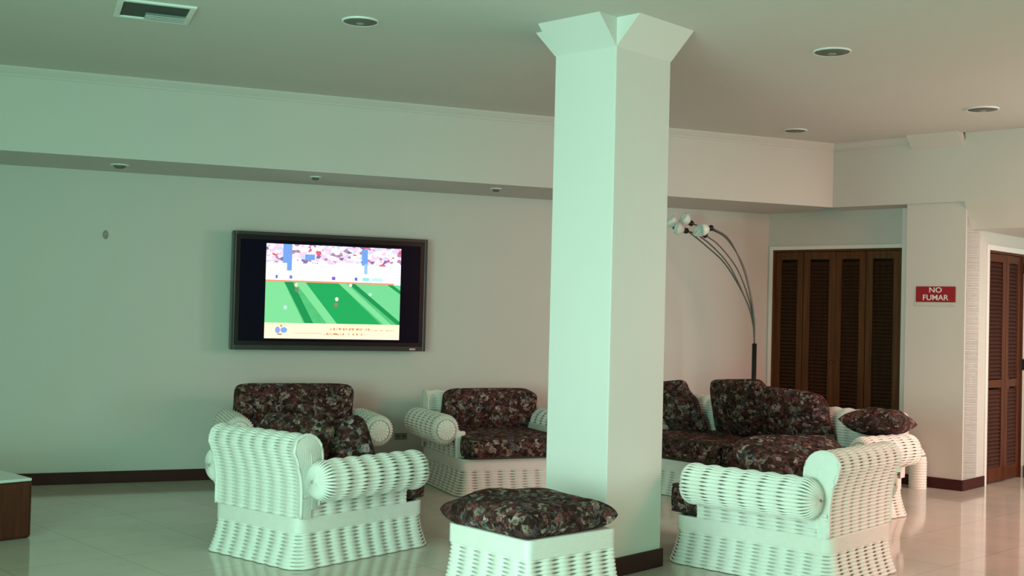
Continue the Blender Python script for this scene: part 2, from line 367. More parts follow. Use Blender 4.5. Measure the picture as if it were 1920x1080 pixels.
def rr_path(W, y0, y1, r):
    """rounded rectangle outline; returns fn(s)->(x,y,nx,ny) and its length"""
    lx, ly = 2*W-2*r, (y1-y0)-2*r; q = math.pi*r/2; L = 2*lx+2*ly+4*q
    segs = [('l', (-W+r, y0), (1, 0), lx), ('a', (W-r, y0+r), -90, q), ('l', (W, y0+r), (0, 1), ly), ('a', (W-r, y1-r), 0, q),
            ('l', (W-r, y1), (-1, 0), lx), ('a', (-W+r, y1-r), 90, q), ('l', (-W, y1-r), (0, -1), ly), ('a', (-W+r, y0+r), 180, q)]
    def fn(s, off):
        s = np.mod(s, L); out = np.zeros((len(s), 2)); nr = np.zeros((len(s), 2)); acc = 0
        for k, p, d, l_ in segs:
            m_ = (s >= acc-1e-9) & (s <= acc+l_+1e-9); t = s[m_]-acc
            if k == 'l':
                out[m_] = np.array(p)+np.outer(t, d); nr[m_] = (d[1], -d[0])
            else:
                a = np.radians(d)+t/r; nr[m_] = np.stack([np.cos(a), np.sin(a)], 1); out[m_] = np.array(p)+r*nr[m_]
            acc += l_
        return out+nr*off[:, None] if np.ndim(off) else out+nr*off
    return fn, L
def spline(pts, n=200):
    pts = np.array(pts, float); P = np.vstack([2*pts[0]-pts[1], pts, 2*pts[-1]-pts[-2]]); out = []
    for i in range(len(pts)-1):
        t = np.linspace(0, 1, 24, endpoint=False)[:, None]; a, b_, c, d = P[i], P[i+1], P[i+2], P[i+3]
        out.append(0.5*((2*b_)+(-a+c)*t+(2*a-5*b_+4*c-d)*t**2+(-a+3*b_-3*c+d)*t**3))
    out.append(pts[-1:]); Q = np.vstack(out); s = np.concatenate([[0], np.cumsum(np.linalg.norm(np.diff(Q, axis=0), axis=1))])
    return Q, s
BZ0, BZ1 = 0.190, 0.267        # the plain wrapped band
def skirt_mb(W, y0, y1, flare=0.05, top=BZ0, r=0.05, liner=True):
    path, L = rr_path(W, y0, y1, r); mb = MB()
    H = math.hypot(top, flare)
    def off(v): t_ = np.clip(v/H, 0, 1); return flare*t_**1.6
    def fn(u, v): v = np.broadcast_to(v, u.shape); o = off(v); xy = path(u, o); return np.column_stack([xy, top-v/H*(top-0.004)])
    weave(mb, fn, (0, L), (0, H), closed=True, sgn=-1.0, period=0.104, amp=0.005, narrow=0.58)
    ln = MB(); u = np.linspace(0, L, 120, endpoint=False)
    P = np.stack([np.column_stack([path(u, off(np.full_like(u, v))-0.020), np.full_like(u, top-v/H*(top-0.004))]) for v in np.linspace(0, H, 6)], 1)
    ln.grid(P, closed_u=True)
    return mb, ln, path, L
def wrapped_band(path, L, z0, z1, r=0.004):
    mb = MB(); u = np.linspace(0, L, 160, endpoint=False); n = 9
    zs = []; offs = []
    for k in range(n*3+1):
        t_ = k/(n*3); zs.append(z0+(z1-z0)*t_); offs.append(0.003+0.0018*abs(math.sin(math.pi*t_*n)))
    P = np.stack([np.column_stack([path(u, np.full_like(u, o)), np.full_like(u, z)]) for z, o in zip([z0]+zs+[z1], [-0.02]+offs+[-0.02])], 1)
    mb.grid(P, closed_u=True)
    return mb
ARMZ, ARMR, ARMO = 0.472, 0.105, 0.082
def disc_weave(mb, o, a, b_, n, R):
    """round woven end: radial spokes crossed by ring strands"""
    ks = np.linspace(0, 2*np.pi, 97)[:-1]; rr_ = np.linspace(0.0, R, 26)
    P = np.array([[tuple(o+(a*math.cos(k)+b_*math.sin(k))*r+n*(0.0035*math.cos(16*k)*min(1, r/R*1.5)+0.0025*math.cos(r/0.0075*math.pi)+0.010*(1-(r/R)**2))) for r in rr_] for k in ks])
    mb.grid(P, closed_u=True)
def wicker_seat(name, W, D=1.0, period=0.112):
    y0, y1 = -D/2, D/2
    root = empty(name)
    sk, ln, path, L = skirt_mb(W, y0, y1)
    s_ = sk.build('skirt', M['wicker'], root); ln.build('skirt_lining', M['core'], s_)
    wrapped_band(path, L, BZ0-0.004, BZ1).build('base_band', M['band'], root)
    dk = MB(); dk.box(-W+0.02, W-0.02, y0+0.02, y1-0.02, BZ0+0.01, BZ1-0.012); dk.build('seat_deck', M['core'], root)
    # back: S-shaped panel that rolls outward over the top
    prof = [(0.0, BZ1), (0.0, 0.40), (0.010, 0.49), (0.034, 0.570), (0.055, 0.625), (0.046, 0.675), (0.008, 0.706), (-0.045, 0.711), (-0.095, 0.690), (-0.132, 0.640), (-0.140, 0.55), (-0.128, 0.44), (-0.120, 0.31)]
    Q, sl = spline(prof); LV = sl[-1]
    def prf(v): return np.interp(v, sl, Q[:, 0]), np.interp(v, sl, Q[:, 1])
    hw = W+0.005
    def bfn(u, v): v = np.broadcast_to(v, u.shape); o, z = prf(v); return np.column_stack([u, y0+0.012-o, z])
    bm_ = MB(); weave(bm_, bfn, (-hw, hw), (0, LV), period=period, sgn=-1.0 if False else 1.0)
    # end faces of the roll, built as woven plates
    core = MB()
    v = np.linspace(0, LV, 60); o, z = prf(v)
    cy, cz = (y0+0.012-o).mean(), z.mean()
    inset = 0.016
    P = []
    for x in np.linspace(-hw+0.004, hw-0.004, 3):
        du = np.gradient(o), np.gradient(z); nn = np.hypot(*du)
        P.append(np.column_stack([np.full(60, x), y0+0.012-o-(-1)*(-1)*0-( -du[1]/nn*0)*0, z]))
    # inset outline toward the panel's own middle line
    mid_o = np.interp(z, [0.30, 0.45, 0.58, 0.66, 0.72], [-0.06, -0.058, -0.05, -0.045, -0.04])
    oi = mid_o+(o-mid_o)*0.82; zi = np.where(z > 0.6, 0.6+(z-0.6)*0.85, z)
    core.grid(np.stack([np.column_stack([np.full(60, x), y0+0.012-oi, zi]) for x in (-hw+0.003, hw-0.003)], 0))
    n0 = len(core.v)
    bp = bm_.build('backrest', M['wicker'], root); core.build('backrest_lining', M['core'], bp)
    for sx in (-1, 1):
        em = MB(); x = sx*(hw-0.001); K = 14
        rings = []
        for k in range(K+1):
            f_ = k/K; sc = 1-f_
            rings.append(np.column_stack([np.full(60, x)+sx*(0.006*abs(math.sin(f_*math.pi*7))+0.012*math.sin(f_*math.pi/2)), y0+0.012-(mid_o+(o-mid_o)*sc), np.where(z > 0.45, 0.45+(z-0.45)*(1-0.35*f_ if True else 1), z)]))
        em.grid(np.stack(rings, 1)); em.build('backrest_end', M['wicker'], bp)
        # cane border round the edge
        eb = MB(); eb.tube([(x, a_, b2) for a_, b2 in zip(y0+0.012-o, z)][::2], 0.010, 8); eb.build('edge_braid', M['band'], bp)
    # arms
    for sx in (-1, 1):
        xc = sx*(W+ARMO); ya, yb = y0+0.015, y1-0.13; LA = yb-ya
        def rad(u):
            r = np.full_like(u, ARMR)
            for d_, nose in ((u-ya, 0.100), (yb-u, 0.035)):
                d_ = np.clip(d_, 0, nose); r = np.minimum(r, ARMR-nose+np.sqrt(np.maximum(nose**2-(nose-d_)**2, 0)))
            return r
        def afn(u, v):
            v = np.broadcast_to(v, u.shape); a_ = v/ARMR*sx+(-0.5*math.pi); r = rad(u)
            return np.column_stack([xc+r*np.cos(a_), u, ARMZ+r*np.sin(a_)])
        am = MB(); weave(am, afn, (ya+0.0002, yb-0.002), (0, 2*math.pi*ARMR), period=period, sgn=1.0*sx*-1.0 if False else -sx*1.0)
        # lower side panel
        def pfn(u, v): v = np.broadcast_to(v, u.shape); return np.column_stack([sx*(W+0.03*np.clip((v-0.04)/0.09, 0, 1)**2), u, BZ1+v])
        weave(am, pfn, (y0+0.01, yb-0.02), (0, 0.125), period=period, sgn=sx*1.0)
        ar = am.build('armrest', M['wicker'], root)
        cm = MB(); cm.tube([(xc, ya+0.012, ARMZ), (xc, ya+0.03, ARMZ), (xc, ya+0.085, ARMZ), (xc, yb-0.012, ARMZ)], [0.02, 0.045, ARMR-0.020, ARMR-0.020], 28)
        cm.box(min(sx*(W-0.020), sx*(W-0.034)), max(sx*(W-0.020), sx*(W-0.034)), y0+0.02, yb-0.03, BZ1-0.02, 0.47)
        cm.build('armrest_lining', M['core'], ar)
        em = MB(); disc_weave(em, Vector((xc, yb-0.003, ARMZ)), Vector((1, 0, 0)), Vector((0, 0, 1)), Vector((0, 1, 0)), ARMR-0.032)
        em.build('armrest_end', M['wicker'], ar)
        # front upright under the roll (plain wrapped)
        fm = MB(); xs = sx*(W-0.04)
        fm.box(xs-0.04, xs+0.04, yb-0.055, yb-0.012, BZ1-0.01, 0.46); fm.build('arm_front', M['band'], ar, bevel=0.012)
    return root
def put(root, c, bearing):
    root.location = (c[0], c[1], 0); root.rotation_euler = (0, 0, -bearing)
def base_from(pt, lx, ly, bearing):
    """centre of a seat whose local point (lx,ly) stands at pt"""
    s_, c_ = math.sin(bearing), math.cos(bearing)
    return (pt[0]-(lx*c_+ly*s_), pt[1]-(-lx*s_+ly*c_))
R_ = math.radians
FARZ = 1.03
AW, AD = 0.364, 0.96          # the two near chairs
FW, FD = 0.43, 0.95            # the two far ones
chair = wicker_seat('wicker_armchair', AW, AD)
far_chair = wicker_seat('wicker_armchair', FW, FD)
chairs = {}
spec = [('near_left', (-1.082, 6.868), (0, 0), R_(39.4)), ('near_right', (1.561, 6.660), (0, 0), R_(-47.9)),
        ('far_mid', (-0.345, 8.85), (FW, FD/2), R_(157.5)), ('far_left', None, None, R_(160))]
for i, (k, pt, lc, b_) in enumerate(spec):
    o = chair if i == 0 else (copy_tree(chair) if i == 1 else (far_chair if i == 2 else copy_tree(far_chair)))
    c = base_from(pt, lc[0], lc[1], b_) if pt else base_from((-0.958, 8.747), -FW-ARMO, FD/2-0.13, b_)
    put(o, c, b_); chairs[k] = (o, c, b_)
    if k.startswith('far'): o.scale = (1, 1, FARZ)
G = 'cream wicker armchairs with rolled arms'
tag(chairs['near_left'][0], 'cream wicker armchair at the left front, turned away, woven back and right arm showing', 'armchair', G)
tag(chairs['near_right'][0], 'cream wicker armchair right of the pillar, turned away, rolled back towards the doors', 'armchair', G)
tag(chairs['far_mid'][0], 'cream wicker armchair against the back wall, directly left of the pillar', 'armchair', G)
tag(chairs['far_left'][0], 'cream wicker armchair under the television, mostly hidden behind a nearer armchair', 'armchair', G)
SW = 1.02
SD = 0.80
sofa = wicker_seat('wicker_sofa', SW, SD)
sb = R_(231)
sc_ = base_from((2.86, 8.49), -SW, -SD/2, sb) ; put(sofa, sc_, sb); sofa.scale = (1, 1, FARZ)
tag(sofa, 'long cream wicker sofa behind the pillar with its back to the louvred closet', 'sofa')

# ------------------------------------------------------------------ cushions
def cushion_mb(wd, dp, h, p=6.0, q=0.33, concave=0.0, round_=0.10, seed=0, lump=0.012, taper=0.0):
    rs = np.random.RandomState(seed); k1 = rs.uniform(3, 9, (5, 2)); f1 = rs.uniform(0, 6.28, 5)
    t_ = np.linspace(-math.pi/2, math.pi/2, 37); a = np.sin(t_)[:, None]*np.ones((1, 37)); b_ = np.sin(t_)[None, :]*np.ones((37, 1))
    z = h/2*np.maximum((1-np.abs(a)**p), 0)**q*np.maximum((1-np.abs(b_)**p), 0)**q
    cr = np.abs(a)**8*np.abs(b_)**8
    x = wd/2*a*(1-concave*(1-b_**2))*(1-round_*cr); y = dp/2*b_*(1-concave*(1-a**2))*(1-round_*cr)
    x = x*(1-taper*(b_+1)/2)
    nz = sum(np.sin(k[0]*x/wd*2+k[1]*y/dp*2+f) for k, f in zip(k1, f1))/5*lump
    edge = (1-np.abs(a)**10)*(1-np.abs(b_)**10)
    mb = MB(); mb.grid(np.stack([x, y, z+nz*edge], 2)); mb.grid(np.stack([x, y, -z+nz*edge*0.4], 2), flip=True)
    return mb, (wd, dp, round_)
def weld(o):
    import bmesh
    bm = bmesh.new(); bm.from_mesh(o.data); bmesh.ops.remove_doubles(bm, verts=bm.verts, dist=1e-5); bmesh.ops.recalc_face_normals(bm, faces=bm.faces)
    for f in bm.faces: f.smooth = True
    bm.to_mesh(o.data); bm.free()
CN = [0]
def cushion(name, size, seat, loc, rot, label, cat='cushion', group=None, pipe=False, **kw):
    """size (w, d, h) lying flat; seat = (object, centre, bearing) it sits in; loc/rot in the seat's own axes"""
    CN[0] += 1
    mb, _ = cushion_mb(*size, seed=CN[0], **kw); o = mb.build(name, M['floral']); weld(o)
    c, b_ = seat[1], seat[2]
    Mx = Matrix.Translation((c[0], c[1], 0)) @ Matrix.Rotation(-b_, 4, 'Z') @ Matrix.Translation(loc) @ rot
    o.matrix_world = Mx
    if pipe:
        wd, dp, h = size; pm = MB(); rc = 0.05
        for zz in (h*0.41, -h*0.40):
            pts = []
            for cx, cy, a0 in ((1, 1, 0), (-1, 1, 90), (-1, -1, 180), (1, -1, 270)):
                for k in range(5):
                    a = R_(a0+22.5*k); pts.append((cx*(wd/2-rc-0.014)+rc*math.cos(a), cy*(dp/2-rc-0.014)+rc*math.sin(a), zz))
            pm.tube(pts, 0.006, 6, closed=True)
        pm.build('piping', M['piping'], o)
    tag(o, label, cat, group); return o
I4 = Matrix.Identity(4)
def RX(a): return Matrix.Rotation(R_(a), 4, 'X')
def RY(a): return Matrix.Rotation(R_(a), 4, 'Y')
def RZ(a): return Matrix.Rotation(R_(a), 4, 'Z')
SZ = 0.267
names = {'near_left': 'the left front armchair', 'near_right': 'the armchair right of the pillar', 'far_mid': 'the armchair just left of the pillar', 'far_left': 'the armchair under the television'}
gS, gB = 'floral seat cushions on the wicker seats', 'floral back cushions on the wicker seats'
for k in names:
    W_, D_ = (AW, AD) if k.startswith('near') else (FW, FD)
    cushion('seat_cushion', (2*W_-0.07, D_-0.04, 0.175), chairs[k], (0, 0.11, (SZ if k.startswith('near') else SZ*FARZ+0.006)+0.083), I4, 'dark floral seat cushion lying in '+names[k], group=gS, pipe=True, p=14, q=0.22, round_=0.06)
cushion('back_cushion', (0.82, 0.33, 0.19), chairs['far_mid'], (-0.06, -0.235, 0.597), RX(76), 'plump dark floral back cushion leaning in the armchair just left of the pillar', group=gB, round_=0.22)
cushion('back_cushion', (0.92, 0.36, 0.18), chairs['far_left'], (0.03, -0.245, 0.622), RX(74), 'dark floral back cushion with squared top corners, right below the television', group=gB, round_=0.08, taper=-0.0)
cushion('back_cushion', (0.62, 0.36, 0.20), chairs['near_left'], (-0.05, -0.21, 0.600), RX(66), 'greyish floral back cushion leaning inside the back of the left front armchair', group=gB, round_=0.25, p=3.0, q=0.45)
cushion('throw_pillow', (0.34, 0.34, 0.20), chairs['near_left'], (0.165, 0.0, 0.590), RZ(39) @ RX(66) @ RZ(20), 'floral throw pillow with bluish flowers, standing by the arm of the left front armchair', 'pillow', p=2.4, q=0.5, concave=-0.03, round_=0.22)
cushion('back_cushion', (0.70, 0.42, 0.18), chairs['near_right'], (0.135, -0.02, 0.580), RZ(-28) @ RX(26), 'large floral back cushion slumped forward inside the armchair right of the pillar', group=gB, round_=0.15, p=4, q=0.4)
sf = (sofa, sc_, sb)
cushion('seat_cushion', (0.975, 0.74, 0.18), sf, (-0.49, 0.085, SZ*FARZ+0.095), I4, 'dark floral sofa seat cushion on the right, farther from the pillar than its twin', group=gS, pipe=True, p=14, q=0.22, round_=0.06)
cushion('seat_cushion', (0.975, 0.74, 0.18), sf, (0.49, 0.085, SZ*FARZ+0.095), I4, 'dark floral sofa seat cushion next to the pillar, left of its twin', group=gS, pipe=True, p=14, q=0.22, round_=0.06)
gP = 'upright floral pillows on the sofa'
cushion('back_cushion', (0.66, 0.47, 0.24), sf, (-0.27, -0.12, 0.645), RX(68) @ RZ(4), 'dark floral sofa pillow in front of the closet, rightmost of the three upright ones', group=gP, p=2.8, q=0.5, concave=0.02, round_=0.10, taper=0.10, lump=0.03)
cushion('back_cushion', (0.68, 0.49, 0.22), sf, (0.25, -0.13, 0.675), RX(72) @ RZ(-4), 'tallest dark floral sofa pillow, standing below the arc lamp pole', group=gP, p=2.8, q=0.5, concave=0.0, round_=0.06, taper=0.20, lump=0.03)
cushion('back_cushion', (0.60, 0.46, 0.22), sf, (0.95, -0.10, 0.635), RX(70) @ RZ(-8), 'dark floral sofa pillow half hidden by the pillar edge', group=gP, p=2.8, q=0.5, concave=0.0, round_=0.06, taper=0.35, lump=0.03)
cushion('throw_pillow', (0.46, 0.40, 0.19), sf, (-0.985, -0.12, 0.680), RZ(20) @ RY(4) @ RX(10), 'reddish floral throw pillow lying on the right arm of the sofa', 'pillow', p=2.6, q=0.5, concave=0.05, round_=0.0)

# ------------------------------------------------------------------ ottoman
ob = R_(-41.5); OW = 0.28
oc = base_from((0.098, 5.207), -OW, -OW, ob)
ott = empty('wicker_ottoman'); OZ = 0.385
sk, ln, path, L = skirt_mb(OW, -OW, OW, flare=0.06, top=0.30, r=0.02)
s_ = sk.build('skirt', M['wicker'], ott); ln.build('skirt_lining', M['core'], s_)
wrapped_band(path, L, 0.297, OZ).build('base_band', M['band'], ott)
tp = MB(); tp.box(-OW+0.004, OW-0.004, -OW+0.004, OW-0.004, OZ-0.02, OZ-0.002); tp.build('top_panel', M['band'], ott)
put(ott, oc, ob); tag(ott, 'square cream wicker ottoman in front of the pillar, under a floral cushion', 'ottoman')
cushion('ottoman_cushion', (0.60, 0.60, 0.155), (ott, oc, ob), (-0.012, 0.012, OZ+0.064), RZ(1.5), 'square dark floral cushion lying on the ottoman in front of the pillar', p=6, q=0.36, concave=0.03, round_=0.0, lump=0.025)

# ------------------------------------------------------------------ small woven end table behind the sofa arm
tb = empty('wicker_end_table'); tmb = MB()
def arch(y):
    pts = []; H_, Wd, r = 0.33, 0.21, 0.11
    pts += [(-Wd, y, z) for z in np.linspace(0.0, H_-r, 6)]
    pts += [(-Wd+r-r*math.cos(a), y, H_-r+r*math.sin(a)) for a in np.linspace(0.1, math.pi/2, 7)]
    pts += [(x, y, H_) for x in np.linspace(-Wd+r+0.03, Wd-r-0.03, 4)]
    pts += [(Wd-r+r*math.cos(a), y, H_-r+r*math.sin(a)) for a in np.linspace(math.pi/2, 0.1, 7)]
    pts += [(Wd, y, z) for z in np.linspace(H_-r, 0.0, 6)]
    return pts
def rope_tube(mb, pts, r, turns=0.022):
    Q, s = spline(pts); n = int(s[-1]/0.006); ss = np.linspace(0, s[-1], n)
    P = [tuple(np.interp(q_, s, Q[:, k]) for k in range(3)) for q_ in ss]
    mb.tube(P, [r*(1+0.035*math.cos(2*math.pi*q_/turns)) for q_ in ss], 20)
m_ = MB(); rope_tube(m_, arch(0.0), 0.072); m_.build('leg_arch', M['wicker'], tb)
m_ = MB(); m_.box(-0.17, 0.17, -0.065, 0.065, 0.385, 0.412); m_.build('table_top', M['band'], tb, bevel=0.012)
tb.location = tuple(Vector((3.447, 9.890, 0))+dL*0.21); tb.rotation_euler = (0, 0, math.atan2(dL.y, dL.x))
tag(tb, 'small cream wicker arch table with fat tubular legs, between sofa and column', 'table')

# ------------------------------------------------------------------ low table at the left edge
lt = empty('low_table', (0, 0, 0))
tc0 = Vector((-2.79, 6.93, 0))
f_ = (Vector((0, 0, 0)), -dR, dL, UP)
b1 = MB().box(0, 1.1, 0, 0.62, 0.0, 0.335, f_); b1.build('table_body', M['tablewood'], lt, bevel=0.022, seg=4)
b2 = MB().box(0.004, 1.1, 0.004, 0.616, 0.334, 0.352, f_); b2.build('table_top', M['marble'], lt, bevel=0.006)
lt.location = tc0
tag(lt, 'low dark red wooden table with a pale polished top at the left edge', 'table')

# ------------------------------------------------------------------ television
tv0 = Vector((-2.262, 9.395, 1.045))+nB*0.0
TVW, TVH = 1.625, 0.945
T = empty('television', tv0)
TD = 0.11
ft = (nB*0.0, dB, nB, UP)
fm = MB(); bz = 0.028
for x0, x1, z0, z1 in ((0, bz, 0, TVH), (TVW-bz, TVW, 0, TVH), (bz, TVW-bz, 0, bz+0.012), (bz, TVW-bz, TVH-bz, TVH)):
    fm.box(x0, x1, 0.035, TD, z0, z1, ft)
fm.build('bezel', M['tvframe'], T, bevel=0.005)
im = MB(); b2_ = 0.062
for x0, x1, z0, z1 in ((bz, b2_, bz, TVH-bz), (TVW-b2_, TVW-bz, bz, TVH-bz), (b2_, TVW-b2_, bz, 0.07), (b2_, TVW-b2_, TVH-b2_, TVH-bz)):
    im.box(x0, x1, 0.035, TD-0.008, z0, z1, ft)
im.build('inner_bezel', M['tvblack'], T)
MB().box(0.01, TVW-0.01, 0.03, TD-0.02, 0.01, TVH-0.01, ft).build('housing', M['tvblack'], T)
MB().box(0.5, TVW-0.5, -0.0, 0.03, 0.25, TVH-0.25, ft).build('wall_bracket', M['lampblack'], T)
MB().box(TVW-0.14, TVW-0.09, TD-0.002, TD+0.004, 0.008, 0.026, ft).build('power_badge', M['silver'], T, bevel=0.002)
MB().box(b2_, TVW-b2_, TD-0.02, TD-0.014, 0.07, TVH-b2_, ft).build('screen', M['glass'], T)
# the 4:3 broadcast picture
px0, px1, pz0, pz1 = 0.165*TVW, 0.858*TVW, 0.098*TVH, 0.905*TVH
def tvmat():
    m = bpy.data.materials.new('football_broadcast'); m.use_nodes = True; n, l = m.node_tree.nodes, m.node_tree.links
    n.clear(); out = n.new('ShaderNodeOutputMaterial'); em = n.new('ShaderNodeEmission'); l.new(em.outputs[0], out.inputs[0])
    uv = n.new('ShaderNodeUVMap'); sp = n.new('ShaderNodeSeparateXYZ'); l.new(uv.outputs[0], sp.inputs[0])
    U_, V_ = sp.outputs[0], sp.outputs[1]
    def val(x):
        return x
    def math_(op, a, b_=None, c=None):
        q = n.new('ShaderNodeMath'); q.operation = op
        for i, x in enumerate((a, b_, c)):
            if x is None: continue
            if isinstance(x, (int, float)): q.inputs[i].default_value = x
            else: l.new(x, q.inputs[i])
        return q.outputs[0]
    def mix(f, a, b_):
        q = n.new('ShaderNodeMix'); q.data_type = 'RGBA'
        for s_, x in ((q.inputs[0], f), (q.inputs[6], a), (q.inputs[7], b_)):
            if isinstance(x, tuple): s_.default_value = (*x, 1)
            elif isinstance(x, (int, float)): s_.default_value = x
            else: l.new(x, s_)
        return q.outputs[2]
    def between(x, a, b_): return math_('MULTIPLY', math_('GREATER_THAN', x, a), math_('LESS_THAN', x, b_))
    def blob(cx, cy, rx, ry):
        dx = math_('DIVIDE', math_('SUBTRACT', U_, cx), rx); dy = math_('DIVIDE', math_('SUBTRACT', V_, cy), ry)
        d = math_('ADD', math_('MULTIPLY', dx, dx), math_('MULTIPLY', dy, dy)); return math_('LESS_THAN', d, 1.0)
    def noise(scale, detail=2):
        q = n.new('ShaderNodeTexNoise'); q.inputs['Scale'].default_value = scale; q.inputs['Detail'].default_value = detail; l.new(uv.outputs[0], q.inputs['Vector']); return q
    # pitch
    nz = noise(14, 3)
    green = mix(nz.outputs['Fac'], (0.07, 0.55, 0.16), (0.16, 0.74, 0.30))
    def stripe(cx, slope, wd):     # cx at V=.6, moving right as V falls
        xx = math_('SUBTRACT', U_, math_('ADD', cx, math_('MULTIPLY', math_('SUBTRACT', 0.6, V_), slope)))
        return between(xx, -wd/2, wd/2)
    pale, deep = (0.26, 0.88, 0.38), (0.02, 0.36, 0.10)
    left = math_('LESS_THAN', math_('SUBTRACT', U_, math_('MULTIPLY', math_('SUBTRACT', 0.6, V_), 0.35)), 0.13)
    col = mix(left, green, pale)
    right = math_('GREATER_THAN', math_('SUBTRACT', U_, math_('MULTIPLY', math_('SUBTRACT', 0.6, V_), 0.85)), 0.62); col = mix(right, col, (0.22, 0.82, 0.36))
    center = math_('MULTIPLY', math_('GREATER_THAN', math_('SUBTRACT', U_, math_('MULTIPLY', math_('SUBTRACT', 0.6, V_), 0.5)), 0.27), math_('LESS_THAN', math_('SUBTRACT', U_, math_('MULTIPLY', math_('SUBTRACT', 0.6, V_), 0.75)), 0.53)); col = mix(center, col, (0.025, 0.48, 0.13))
    col = mix(stripe(0.165, 0.36, 0.06), col, deep); col = mix(stripe(0.25, 0.55, 0.075), col, pale)
    col = mix(stripe(0.56, 0.80, 0.06), col, pale); col = mix(stripe(0.63, 0.86, 0.05), col, deep); col = mix(stripe(0.92, 1.0, 0.04), col, deep)
    for cx, cy, rx, ry, c in ((0.52, 0.43, 0.013, 0.022, (1, 1, 0.8)), (0.515, 0.37, 0.013, 0.026, (0.35, 0.30, 0.12)), (0.22, 0.57, 0.013, 0.022, (1, 0.95, 0.6)), (0.225, 0.52, 0.014, 0.025, (0.25, 0.3, 0.2)),
                              (0.145, 0.33, 0.012, 0.022, (0.7, 0.95, 1.0)), (0.62, 0.585, 0.012, 0.02, (1, 1, 0.8)), (0.77, 0.49, 0.014, 0.018, (0.6, 1, 0.7))):
        col = mix(blob(cx, cy, rx, ry), col, c)
    # crowd
    vo = n.new('ShaderNodeTexVoronoi'); vo.inputs['Scale'].default_value = 34; l.new(uv.outputs[0], vo.inputs['Vector'])
    sc = n.new('ShaderNodeSeparateColor'); l.new(vo.outputs['Color'], sc.inputs[0])
    r = n.new('ShaderNodeValToRGB'); r.color_ramp.interpolation = 'CONSTANT'; e = r.color_ramp.elements
    st = [(0, (1.3, 1.25, 1.35)), (0.42, (1.2, 0.75, 1.0)), (0.58, (0.55, 0.30, 0.50)), (0.68, (1.2, 0.9, 0.95)), (0.78, (0.28, 0.22, 0.50)), (0.85, (0.75, 0.85, 1.3)), (0.93, (0.9, 0.15, 0.25))]
    while len(e) < len(st): e.new(0.5)
    for q, (p, c) in zip(e, st): q.position = p; q.color = (*c, 1)
    l.new(sc.outputs[0], r.inputs[0])
    crowd = r.outputs[0]
    for x0, x1, v0, v1 in ((0.12, 0.185, 0.74, 1.0), (0.28, 0.35, 0.84, 0.90), (0.70, 0.745, 0.72, 0.98)):
        crowd = mix(math_('MULTIPLY', between(U_, x0, x1), between(V_, v0, v1)), crowd, (0.22, 0.45, 1.0))
    col = mix(math_('GREATER_THAN', V_, 0.60), col, (1.4, 1.4, 1.4))
    top = math_('GREATER_THAN', V_, 0.80); col = mix(top, col, crowd)
    col = mix(math_('MULTIPLY', between(U_, 0.15, 0.185), between(V_, 0.72, 0.82)), col, (0.22, 0.45, 1.0))
    col = mix(math_('MULTIPLY', between(U_, 0.72, 0.745), between(V_, 0.71, 0.82)), col, (0.4, 0.7, 1.1))
    col = mix(math_('MULTIPLY', between(U_, 0.0, 0.95), between(V_, 0.600, 0.618)), col, (1.0, 0.40, 0.22))
    for x0, x1, c in ((0.07, 0.085, (0.1, 0.2, 0.8)), (0.17, 0.19, (0.15, 0.25, 1.0)), (0.48, 0.505, (0.25, 0.12, 0.9)), (0.65, 0.67, (0.1, 0.2, 0.9)), (0.71, 0.76, (0.35, 0.95, 0.9)), (0.78, 0.86, (0.6, 1.1, 1.0))):
        col = mix(math_('MULTIPLY', between(U_, x0, x1), between(V_, 0.635, 0.67)), col, c)
    # ticker
    tk = math_('LESS_THAN', V_, 0.165); tick = mix(math_('DIVIDE', V_, 0.165), (1.3, 1.05, 0.80), (1.4, 1.3, 0.75))
    n3 = n.new('ShaderNodeTexNoise'); mp = n.new('ShaderNodeMapping'); mp.inputs['Scale'].default_value = (70, 10, 1); l.new(uv.outputs[0], mp.inputs[0]); l.new(mp.outputs[0], n3.inputs['Vector']); n3.inputs['Scale'].default_value = 1
    ink = math_('GREATER_THAN', n3.outputs['Fac'], 0.50)
    for x0, x1, v0, v1 in ((0.46, 0.78, 0.095, 0.12), (0.42, 0.74, 0.045, 0.065), (0.78, 0.97, 0.095, 0.105)):
        tick = mix(math_('MULTIPLY', ink, math_('MULTIPLY', between(U_, x0, x1), between(V_, v0, v1))), tick, (0.95, 0.40, 0.20))
    tick = mix(math_('MULTIPLY', between(U_, 0.22, 0.42), between(V_, 0.056, 0.062)), tick, (0.95, 0.55, 0.3))
    for cx, cy, rx, ry, c in ((0.095, 0.09, 0.018, 0.035, (0.35, 0.45, 1.0)), (0.14, 0.09, 0.024, 0.03, (0.25, 0.5, 1.0)), (0.12, 0.135, 0.008, 0.012, (0.9, 0.3, 0.2)), (0.11, 0.045, 0.02, 0.008, (0.6, 0.3, 0.3))):
        tick = mix(blob(cx, cy, rx, ry), tick, c)
    col = mix(tk, col, tick)
    l.new(col, em.inputs['Color']); em.inputs['Strength'].default_value = 0.95
    return m
pm_ = MB(); y = TD-0.012
pm_.add([dB*px0+nB*y+UP*pz0, dB*px1+nB*y+UP*pz0, dB*px1+nB*y+UP*pz1, dB*px0+nB*y+UP*pz1], [(0, 1, 2, 3)])
me = bpy.data.meshes.new('broadcast_picture'); me.from_pydata(pm_.v, [], pm_.f); uvl = me.uv_layers.new(name='UVMap')
for i, c in enumerate(((0, 0), (1, 0), (1, 1), (0, 1))): uvl.data[i].uv = c
me.materials.append(tvmat()); po = bpy.data.objects.new('broadcast_picture', me); C.objects.link(po); po.parent = T
tag(T, 'large flat television on the back wall showing a football match', 'television')

